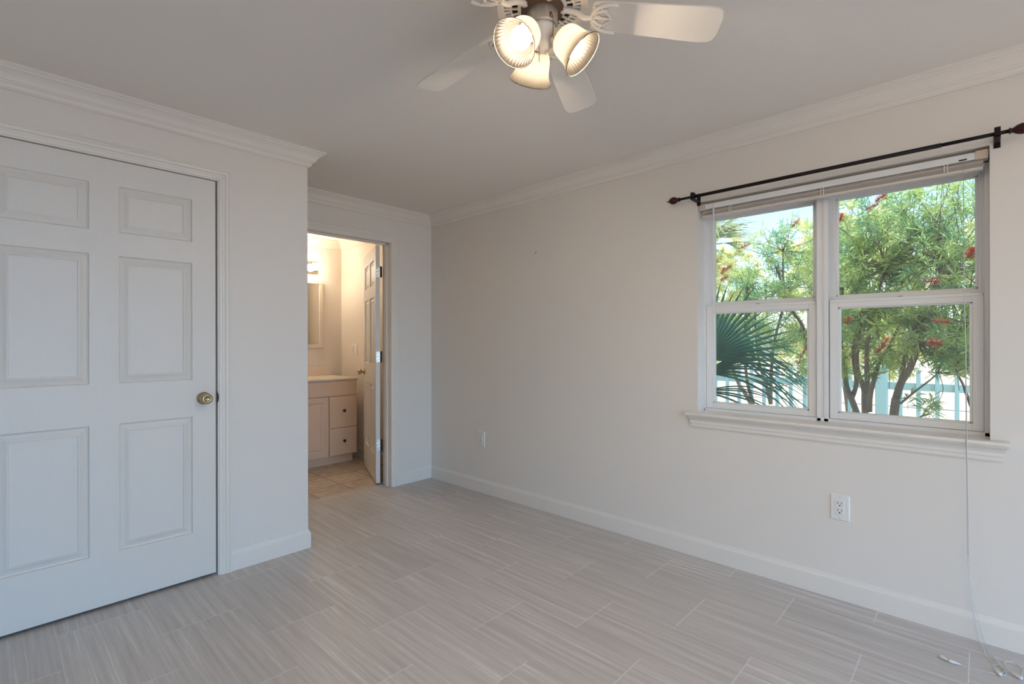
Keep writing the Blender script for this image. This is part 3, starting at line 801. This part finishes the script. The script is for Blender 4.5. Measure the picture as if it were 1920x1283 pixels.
# blades: centre line droops from hub to tip
RT = .535
def blade_z(r): return (EYE + 1.001 - (r - .16) / .37 * .046) - ZC
def make_blade(phi):
    a = phi + AX0; c, s_ = math.cos(a), math.sin(a)
    pitch = math.radians(11.5)
    def P(r, w, dz=0.0):   # w>0 is counter-clockwise side
        wl_ = w * math.cos(pitch); z = blade_z(r) - w * math.sin(pitch) + dz
        return (c * r - s_ * wl_, s_ * r + c * wl_, z)
    outl = []
    rs = [.150, .152, .158, .20, .30, .42, .485, .515, .528, RT]
    hw = [.030, .044, .0495, .0525, .0575, .0630, .0650, .0615, .052, .030]
    up = [(r, w) for r, w in zip(rs, hw)]
    outl = up + [(r, -w) for r, w in reversed(up)]
    t = .0055; n = len(outl)
    vv = [P(r, w, t / 2) for r, w in outl] + [P(r, w, -t / 2) for r, w in outl]
    ff = [tuple(range(n)), tuple(range(2 * n - 1, n - 1, -1))] + [(i, n + i, n + (i + 1) % n, (i + 1) % n) for i in range(n)]
    mb = MB(); mb.add(vv, ff)
    bl = mb.build('blade', M['blade'], fan, bevel=.0015)
    # blade iron: arm plus pierced crescent plate under the blade root
    mb = MB()
    d = -.0065
    arm = [(c * .058, s_ * .058, -.099), (c * .082, s_ * .082, -.102), (c * .105, s_ * .105, -.110), (c * .128, s_ * .128, blade_z(.135) - .008), P(.152, 0, d)]
    mb.tube(smoothpath(arm, 5), [.0085] * 21, 10)
    mb.box(0, 0, 0, 0, 0, 0) if False else None
    cres = [P(.150 + .060 * (1 - math.cos(t_)) * 1.0, .050 * math.sin(t_), d) for t_ in [math.radians(x) for x in range(-105, 106, 15)]]
    mb.tube(cres, .0060, 8)
    for w_, r_e in ((.030, .196), (-.030, .196), (.0, .212)):
        mb.tube([P(.150, w_ * .15, d), P(.170, w_ * .75, d), P(r_e, w_, d)], [.006, .005, .0045], 8)
    inner = [P(.192 + .016 * math.cos(t_ * 3), .042 * math.sin(t_) * 1.0, d) for t_ in [math.radians(x) for x in range(-90, 91, 15)]]
    mb.tube(inner, .0042, 8)
    # flat cup plate with gaps
    for k in range(8):
        w0_ = -.040 + k * .010; w1_ = w0_ + .0048
        re = .168 + .010 * math.cos(k - 3.5)
        vv = [P(.152, w0_, d - .002), P(.152, w1_, d - .002), P(re, w1_, d - .002), P(re, w0_, d - .002), P(.152, w0_, d + .002), P(.152, w1_, d + .002), P(re, w1_, d + .002), P(re, w0_, d + .002)]
        mb.add(vv, [(0, 3, 2, 1), (4, 5, 6, 7), (0, 1, 5, 4), (1, 2, 6, 5), (2, 3, 7, 6), (3, 0, 4, 7)])
    mb.lathe([(.0001, -.006), (.010, -.005), (.012, 0), (.0001, .001)], (c * .066, s_ * .066, -.101), (0, 0, 1), 12)
    mb.build('blade_iron', M['fan'], bl)
for k in range(5): make_blade(math.radians(-3.3 + 72 * k))

def make_shade(phi):
    a = phi + AX0; c, s_ = math.cos(a), math.sin(a)
    ax = Vector((c * .70, s_ * .70, -.714)).normalized()
    p0 = Vector((c * .048, s_ * .048, fz(2.146)))
    # arm and socket cup
    mb = MB()
    mb.tube(smoothpath([(c * .018, s_ * .018, fz(2.150)), (c * .036, s_ * .036, fz(2.158)), (p0.x, p0.y, p0.z)], 5), .008, 10)
    mb.lathe([(.0001, -.004), (.018, -.004), (.026, .002), (.029, .012), (.029, .024), (.0001, .024)], p0, ax, 24)
    arm = mb.build('lamp_arm', M['fan'], fan)
    prof = [(.027, .012), (.034, .016), (.044, .026), (.0495, .040), (.0515, .055), (.0530, .070), (.0560, .084), (.0610, .096), (.0665, .105), (.0690, .109)]
    inn = [(r - .0022, t) for r, t in reversed(prof)]
    mb = MB(); mb.lathe(prof, p0, ax, 144, ribs=36, rib_amp=.010)
    rm = MB(); rm.tube([p0 + ax * .109 + (e_ * .0685) for e_ in [(ax.orthogonal().normalized() * math.cos(q_) + ax.cross(ax.orthogonal().normalized()) * math.sin(q_)) for q_ in [2 * PI * i_ / 40 for i_ in range(41)]]], .0012, 6, caps=False)
    sh = mb.build('lamp_shade', M['shade'], arm); sh['label'] = 'ribbed frosted glass bell shade'
    rm.build('shade_rim', M['rim'], arm)
    mb = MB()
    q = p0 + ax * .068
    mb.lathe([(max(1e-4, .031 * math.sin(PI * i / 14)), -.034 * math.cos(PI * i / 14)) for i in range(15)], q, ax, 22)
    mb.lathe([(.013, 0), (.013, .030)], p0 + ax * .012, ax, 16)
    bu = mb.build('bulb', M['bulb'], arm); bu['label'] = 'lit warm bulb'
for ph in (345, 105, 225): make_shade(math.radians(ph))
# pull chains
def fan_pt(lat, dep, z):
    p = FWD * dep + RGT0 * lat; return (p.x - fo.x, p.y - fo.y, fz(z))
def chain(pts, bob):
    mb = MB()
    P = [Vector(p) for p in pts]
    mb.tube(P, .0009, 6)
    L = sum((P[i + 1] - P[i]).length for i in range(len(P) - 1)); n = int(L / .004)
    for i in range(n):
        t = i / n * (len(P) - 1); k = min(int(t), len(P) - 2); q = P[k].lerp(P[k + 1], t - k); mb.sphere(q, .0017, 6)
    if bob: mb.lathe([(.0001, .010), (.004, .007), (.0055, 0), (.004, -.008), (.0001, -.011)], P[bob - 1], (0, 0, 1), 12)
    mb.build('pull_chain', M['copper'], fan)
d1_, d2_ = 1.487, 1.483
def zof(y, dep): return EYE + (CY - y) / F_PX * dep
chain([fan_pt((1034 - 960) / F_PX * d1_, 1.49, zof(26, d1_)), fan_pt((1038 - 960) / F_PX * d1_, d1_, zof(30, d1_)), fan_pt((1038 - 960) / F_PX * d1_, d1_, zof(72, d1_))], 1)
chain([fan_pt((1009 - 960) / F_PX * 1.489, 1.489, zof(52, 1.489)), fan_pt((1011 - 960) / F_PX * d2_, d2_, zof(67, d2_)), fan_pt((1012 - 960) / F_PX * d2_, d2_, zof(117, d2_))], 2)

# ------------------------------------------------------------------ outdoors
GZ = -0.40
mb = MB(); mb.box(XE + .0, 7.2, -14, 30, GZ - .1, GZ)
gr = struct(mb.build('ground', M['soil']))
mb = MB(); mb.box(7.2, 60, -60, 60, GZ - .1, GZ - .005)
struct(mb.build('ground_driveway', M['concrete']))
mb = MB(); mb.box(15.5, 15.62, -30, 40, GZ - .005, GZ + .02)
struct(mb.build('trim_9', M['curb']))

# picket fence
FX = 7.0
fe = tag(empty('picket_fence', (FX, 1.5, GZ)), 'pale painted picket fence with one flat rail beyond the trees', 'fence')
mb = MB(); mb.box(-.02, .02, -5.5, 5.5, .670 - GZ, .755 - GZ); mb.build('rail', M['fence'], fe, bevel=.004)
mb = MB(); mb.box(-.02, .02, -5.5, 5.5, -.20 - GZ, -.12 - GZ); mb.build('rail', M['fence'], fe, bevel=.004)
y0 = at(1758, 700, FX).y - 1.5
pk = MB(); pk.box(-.058, -.021, -.019, .019, .03, .905 - GZ)
pob = pk.build('picket', M['fence'], fe, bevel=.003)
pob.location = (0, y0, 0)
for k in range(-16, 30):
    if k == 0: continue
    c = pob.copy(); COL.objects.link(c); c.location = (0, y0 + k * .156, 0)
for pxp in (1653,):
    yp = at(pxp, 700, FX).y - 1.5
    mb = MB(); mb.box(-.06, .06, yp - .055, yp + .055, 0, .910 - GZ); mb.build('post', M['fence'], fe, bevel=.006)
    mb = MB(); mb.box(-.07, .07, yp - .065, yp + .065, .910 - GZ, .935 - GZ); mb.build('post_cap', M['fence'], fe, bevel=.006)

# leaf clouds -------------------------------------------------------
def leaves_mesh(name, centers, dirs, per, length, width, mat, parent, spread=1.0, seed=1, axial=0.10):
    """whorls of narrow pointed leaves around each twig end"""
    r = np.random.default_rng(seed)
    C = np.repeat(np.asarray(centers, float), per, 0); Dd = np.repeat(np.asarray(dirs, float), per, 0)
    N = len(C)
    rv = r.normal(size=(N, 3)); rv /= np.linalg.norm(rv, axis=1)[:, None]
    d = Dd * 0.55 + rv * spread; d /= np.linalg.norm(d, axis=1)[:, None]
    base = C + Dd * (r.random((N, 1)) - .7) * axial + rv * .004
    L = length * (.6 + .7 * r.random((N, 1))); Wd = width * (.7 + .6 * r.random((N, 1)))
    sd = np.cross(d, r.normal(size=(N, 3))); sd /= np.linalg.norm(sd, axis=1)[:, None]
    droop = np.zeros((N, 3)); droop[:, 2] = -L[:, 0] * .12
    p0 = base; p1 = base + d * L * .45 + sd * Wd; p2 = base + d * L * .45 - sd * Wd; p3 = base + d * L + droop
    V = np.stack([p0, p1, p3, p2], 1).reshape(-1, 3)
    me = bpy.data.meshes.new(name)
    me.vertices.add(N * 4); me.vertices.foreach_set('co', V.ravel())
    me.loops.add(N * 4); me.loops.foreach_set('vertex_index', np.arange(N * 4))
    me.polygons.add(N); me.polygons.foreach_set('loop_start', np.arange(0, N * 4, 4)); me.polygons.foreach_set('loop_total', np.full(N, 4))
    me.materials.append(mat); me.update(calc_edges=True); me.validate()
    ob = bpy.data.objects.new(name, me); COL.objects.link(ob); ob.parent = parent
    return ob

def brush_flower(p, d, L, R_, parent, seed):
    r = np.random.default_rng(seed); d = Vector(d).normalized()
    mb = MB(); mb.tube([Vector(p) - d * L * .5, Vector(p) + d * L * .55], .003, 6)
    a = Vector((0, 0, 1)) if abs(d.z) < .9 else Vector((1, 0, 0))
    e1 = d.cross(a).normalized(); e2 = d.cross(e1)
    for i in range(260):
        t = r.random() - .5; an = r.random() * 2 * PI
        rad = (e1 * math.cos(an) + e2 * math.sin(an) + d * (r.random() - .3) * .5).normalized()
        b0 = Vector(p) + d * t * L; tip = b0 + rad * R_ * (.75 + .35 * r.random()) * (1 - .5 * abs(2 * t) ** 3)
        sd = rad.cross(d).normalized() * .0011
        mb.add([b0 - sd, b0 + sd, tip + sd * 1.4, tip - sd * 1.4], [(0, 1, 2, 3)])
    f = mb.build('flower', M['flower'], parent, recalc=False); f['label'] = 'red bottlebrush flower'

def make_tree(label, X, stems, crowns, nper, flowers, seed, radius0=.026, per=24, leafL=.092, mat='leaf', group='bottlebrush trees outside the window', name='bottlebrush_tree', cat='tree', leafW=.0046, fac=()):
    """stems: polylines of view directions on plane X; crowns: (center, radii, count)"""
    r = np.random.default_rng(seed)
    st0 = [Vector(p) if len(p) == 3 else at(p[0], p[1], X) for p in stems[0]]
    base = st0[0].copy(); dirb = (st0[0] - st0[1]).normalized()
    t = (st0[0].z - GZ) / max(.05, abs(dirb.z)); foot = st0[0] + dirb * t * .9; foot.z = GZ - .02
    root = empty(name, (foot.x, foot.y, GZ)); tag(root, label, cat, group)
    o = root.location
    mb = MB(); tips = []
    for i, s in enumerate(stems):
        pts = [Vector(p) if len(p) == 3 else at(p[0], p[1], X + .10 * math.sin(i * 2.1 + j * .9)) for j, p in enumerate(s)]
        if i == 0: pts = [foot] + pts
        sp_ = smoothpath([p - o for p in pts], 5); n = len(sp_)
        r0 = radius0 * (1.0 if i == 0 else (fac[i - 1] if fac else .75))
        mb.tube(sp_, [r0 * (1 - .55 * k / (n - 1)) for k in range(n)], 10)
        tips.append(pts)
    # twigs from stems to crown points
    cen = []; drs = []
    allp = [p for s in tips for p in s[1:]]
    for (cx, rad, cnt) in crowns:
        cx = Vector(cx) if len(cx) == 3 else at(cx[0], cx[1], X)
        for _ in range(int(cnt * (.62 if mat == 'leaf' else 1.0))):
            v = r.normal(size=3); v /= np.linalg.norm(v); v *= r.random() ** .45
            p = Vector((cx.x + v[0] * rad[0], cx.y + v[1] * rad[1], cx.z + v[2] * rad[2]))
            dd = Vector((v[0] * .6 + r.normal() * .35, v[1] * .6 + r.normal() * .35, .45 + v[2] * .5 + r.normal() * .3)).normalized()
            cen.append(p - o); drs.append(dd)
    tw = MB()
    k = 0
    for p, dd in zip(cen, drs):
        k += 1
        if k % 3 == 0:
            q = min(allp, key=lambda a: (a - o - p).length) - o
            if (q - p).length < (1.3 if mat == 'leaf' else 3.0):
                mid = (q + p) / 2 + Vector((r.normal() * .05, r.normal() * .05, -.05))
                tw.tube([q, mid, p], [.006, .004, .002], 5, caps=False)
        elif k % 3 == 1:
            tw.tube([p - dd * .16, p + dd * .02], [.0022, .0014], 4, caps=False)
    mb.build('trunk', M['bark'], root)
    tb = tw.build('twigs', M['bark'], root); tb['kind'] = 'stuff'
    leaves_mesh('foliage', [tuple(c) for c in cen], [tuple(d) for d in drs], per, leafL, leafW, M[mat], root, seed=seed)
    for i, (px, py, dx, dz, L) in enumerate(flowers):
        p = at(px, py, X - .75) - o
        brush_flower(p, (.1, -dx, dz), L, .034, root, seed * 10 + i)
    return root

make_tree('bottlebrush tree seen through the left panes, on leaning twin trunks', 5.6,
    [[(1407, 755), (1384, 717), (1368, 670), (1360, 600)], [(1413, 757), (1402, 720), (1396, 660), (1398, 595), (1402, 530)], [(1445, 758), (1438, 728), (1426, 690), (1418, 640), (1415, 560)], [(1445, 758), (1446, 700), (1452, 640), (1470, 560), (1455, 500)], [(1515, 655), (1504, 610), (1486, 583), (1470, 540), (1468, 470)]],
    [((1400, 560), (.6, .55, .42), 150), ((1480, 500), (.6, .50, .5), 210), ((1430, 620), (.5, .5, .25), 70), ((1500, 660), (.3, .25, .3), 60)], 20,
    [(1395, 462, .8, .3, .11), (1366, 502, .6, .4, .07), (1356, 508, .2, .8, .07), (1358, 522, .7, .4, .07), (1508, 658, .3, .8, .07), (1500, 674, .2, .9, .08), (1515, 699, .1, 1, .06), (1492, 418, .6, .7, .10)], 3)
make_tree('bottlebrush tree with a slim leaning trunk, at the left edge of the right panes', 5.0,
    [[(1606, 773), (1588, 728), (1583, 682), (1577, 650), (1574, 597), (1580, 540)], [(1598, 745), (1606, 715), (1600, 660), (1610, 600), (1606, 540), (1630, 470)]],
    [((1590, 500), (.5, .33, .42), 130), ((1600, 600), (.45, .30, .30), 80), ((1610, 410), (.5, .40, .30), 70), ((1580, 670), (.2, .12, .2), 24)], 20,
    [(1590, 601, .2, .9, .06), (1634, 388, .7, .3, .075), (1651, 371, .6, .5, .08), (1576, 409, .3, .8, .07)], 5)
make_tree('bottlebrush tree with three stems rising from one base, in the right panes', 4.8,
    [[(1622, 775), (1620, 730), (1608, 695), (1607, 650), (1618, 580)], [(1625, 772), (1626, 720), (1625, 690), (1626, 650), (1640, 575), (1660, 500)], [(1630, 772), (1632, 740), (1641, 705), (1652, 670), (1665, 655), (1690, 600)]],
    [((1650, 610), (.45, .30, .25), 95), ((1665, 500), (.5, .36, .38), 150), ((1690, 400), (.5, .40, .30), 110), ((1655, 690), (.25, .18, .12), 22)], 20,
    [(1660, 641, .5, .7, .075), (1651, 655, .6, .6, .07)], 8)
make_tree('bottlebrush tree leaning right with the thickest trunk, in the right panes', 4.6,
    [[(1676, 777), (1680, 750), (1689, 719), (1706, 691), (1725, 640), (1745, 590), (1768, 518), (1782, 495)], [(1689, 719), (1700, 655), (1715, 616), (1730, 560)], [(1688, 757), (1715, 735), (1745, 712), (1758, 700)], [(1760, 700), (1768, 735), (1745, 776)]],
    [((1760, 600), (.45, .34, .26), 130), ((1770, 500), (.5, .36, .38), 150), ((1790, 390), (.45, .34, .26), 70), ((1760, 668), (.3, .3, .10), 36), ((1745, 772), (.06, .07, .03), 4), ((1725, 750), (.1, .1, .05), 5)], 20,
    [(1764, 603, .9, -.2, .08), (1752, 643, .8, -.3, .07), (1745, 528, .9, -.1, .075), (1820, 475, .3, .7, .06)], 13, radius0=.030, fac=(.55, .30, .10))
make_tree('slim bottlebrush shrub at the right edge of the right panes', 4.9,
    [[(1824, 772), (1812, 740), (1806, 722), (1796, 702), (1790, 680)]],
    [((1820, 650), (.4, .22, .25), 70), ((1835, 560), (.4, .3, .4), 70), ((1840, 450), (.4, .3, .35), 50)], 20, [], 21, radius0=.012)

# sunlit trees farther off
for i, (x, y, h, rr, cnt, lb) in enumerate([
        (10.8, 4.5, 3.0, 1.28, 300, 'sunlit yellow-green tree beyond the fence, behind the left panes'),
        (11.2, 1.85, 3.1, 1.28, 330, 'sunlit yellow-green tree beyond the fence, behind the middle of the window'),
        (10.8, -0.85, 3.0, 1.28, 300, 'sunlit yellow-green tree beyond the fence, behind the right panes')]):
    make_tree(lb, x, [[(x, y, GZ + .6), (x, y + .1, 1.0), (x + .1, y, 2.0)], [(x, y + .1, 1.0), (x, y - .5, 1.8)], [(x, y + .1, 1.0), (x, y + .6, 1.9)]],
              [((x, y, 1.2 + h * .38), (rr * .6, rr, h * .52), cnt), ((x, y, .95), (rr * .6, rr * 1.1, .45), cnt // 3)], 20, [], 40 + i, radius0=.07, per=44, leafL=.15,
              mat='leaf_far', group='sunlit trees beyond the fence', name='broadleaf_tree', leafW=.014)

# palms -------------------------------------------------------------
def fan_frond(mb, hub, axis_dir, normal, L, nseg, arc, droop, width, seed, fold=.35):
    r = np.random.default_rng(seed)
    ax = Vector(axis_dir).normalized(); nm = Vector(normal); nm = (nm - ax * nm.dot(ax)).normalized(); sd = nm.cross(ax)
    for k in range(nseg):
        a = (k / (nseg - 1) - .5) * arc
        d = (ax * math.cos(a) + sd * math.sin(a)).normalized()
        Lk = L * (.78 + .22 * math.cos(a)) * (.9 + .2 * r.random())
        wv = nm.cross(d).normalized()
        dr_ = droop * (.7 + .7 * r.random())
        pl, pr, pm = [], [], []
        n = 9
        for i in range(n + 1):
            t = i / n
            p = Vector(hub) + d * Lk * t + Vector((0, 0, -1)) * dr_ * Lk * t ** 2.6 + nm * .04 * L * math.sin(a * 2) * t
            w_ = width * (math.sin(PI * min(1, t * .9 + .08)) ** .7) * (1 - t) ** .35 + .0008
            pm.append(p - nm * w_ * fold); pl.append(p + wv * w_ + nm * w_ * fold * .5); pr.append(p - wv * w_ + nm * w_ * fold * .5)
        vv = pl + pm + pr; n1 = n + 1; ff = []
        for i in range(n): ff += [(i, i + 1, n1 + i + 1, n1 + i), (n1 + i, n1 + i + 1, 2 * n1 + i + 1, 2 * n1 + i)]
        mb.add(vv, ff)
palm = empty('fan_palm', (4.15, 2.35, GZ))
tag(palm, 'dark green fan palm close outside the lower left pane', 'palm')
po = palm.location
mb = MB(); mb.tube([(0, 0, 0), (.02, -.01, .45), (0, 0, .8)], [.11, .10, .08], 14); mb.build('trunk', M['bark'], palm)
def frond(hub, ad, nm, L, nseg, arc, droop, w, seed):
    root = empty_local = MB()
    h = Vector(hub) - po
    mb = MB(); mb.tube(smoothpath([(0, 0, .78), (h * .5) + Vector((0, 0, .30)), tuple(h)], 5), [.012] * 11, 8)
    pt = mb.build('petiole', M['palm'], palm)
    mb = MB(); fan_frond(mb, h, ad, nm, L, nseg, arc, droop, w, seed); mb.build('frond', M['palm'], pt, recalc=False)
A1 = at(1322, 672, 3.75); frond(A1, (.12, -.62, .78), (-1, -.15, 0), .62, 22, 1.9, .06, .016, 1)
A2 = at(1318, 700, 3.65); frond(A2, (.1, -.95, .32), (-.55, 0, .8), .78, 16, 1.0, .42, .011, 2)
A3 = at(1325, 650, 3.95); frond(A3, (.1, -.98, .05), (-.7, 0, .6), .80, 12, .8, .55, .010, 3)
A4 = at(1312, 735, 3.55); frond(A4, (.05, -.98, .12), (-.4, 0, .9), .52, 6, .7, .30, .012, 4)

# taller palm behind, in the top left corner of the window
tp_ = empty('tall_palm', (8.6, 3.62, GZ)); tag(tp_, 'tall feathery palm behind the trees at the top left of the window', 'palm')
mb = MB(); mb.tube([(0, 0, 0), (.05, 0, 1.8), (0, 0, 3.35)], [.14, .12, .10], 12); mb.build('trunk', M['bark'], tp_)
for k in range(11):
    a = k * 2.4; el = .75 - .07 * k
    d = Vector((math.cos(a) * math.cos(el), math.sin(a) * math.cos(el), math.sin(el)))
    h = Vector((0, 0, 3.3)) + d * .40
    mb = MB(); mb.tube([(0, 0, 3.3), tuple(h)], [.016, .010], 6)
    pt = mb.build('petiole', M['palm_far'], tp_)
    mb = MB(); fan_frond(mb, h, d, Vector((0, 0, 1)) + d.cross(Vector((0, 0, 1))) * .2, .85, 26, 2.5, .25, .016, 60 + k)
    mb.build('frond', M['palm_far'], pt, recalc=False)
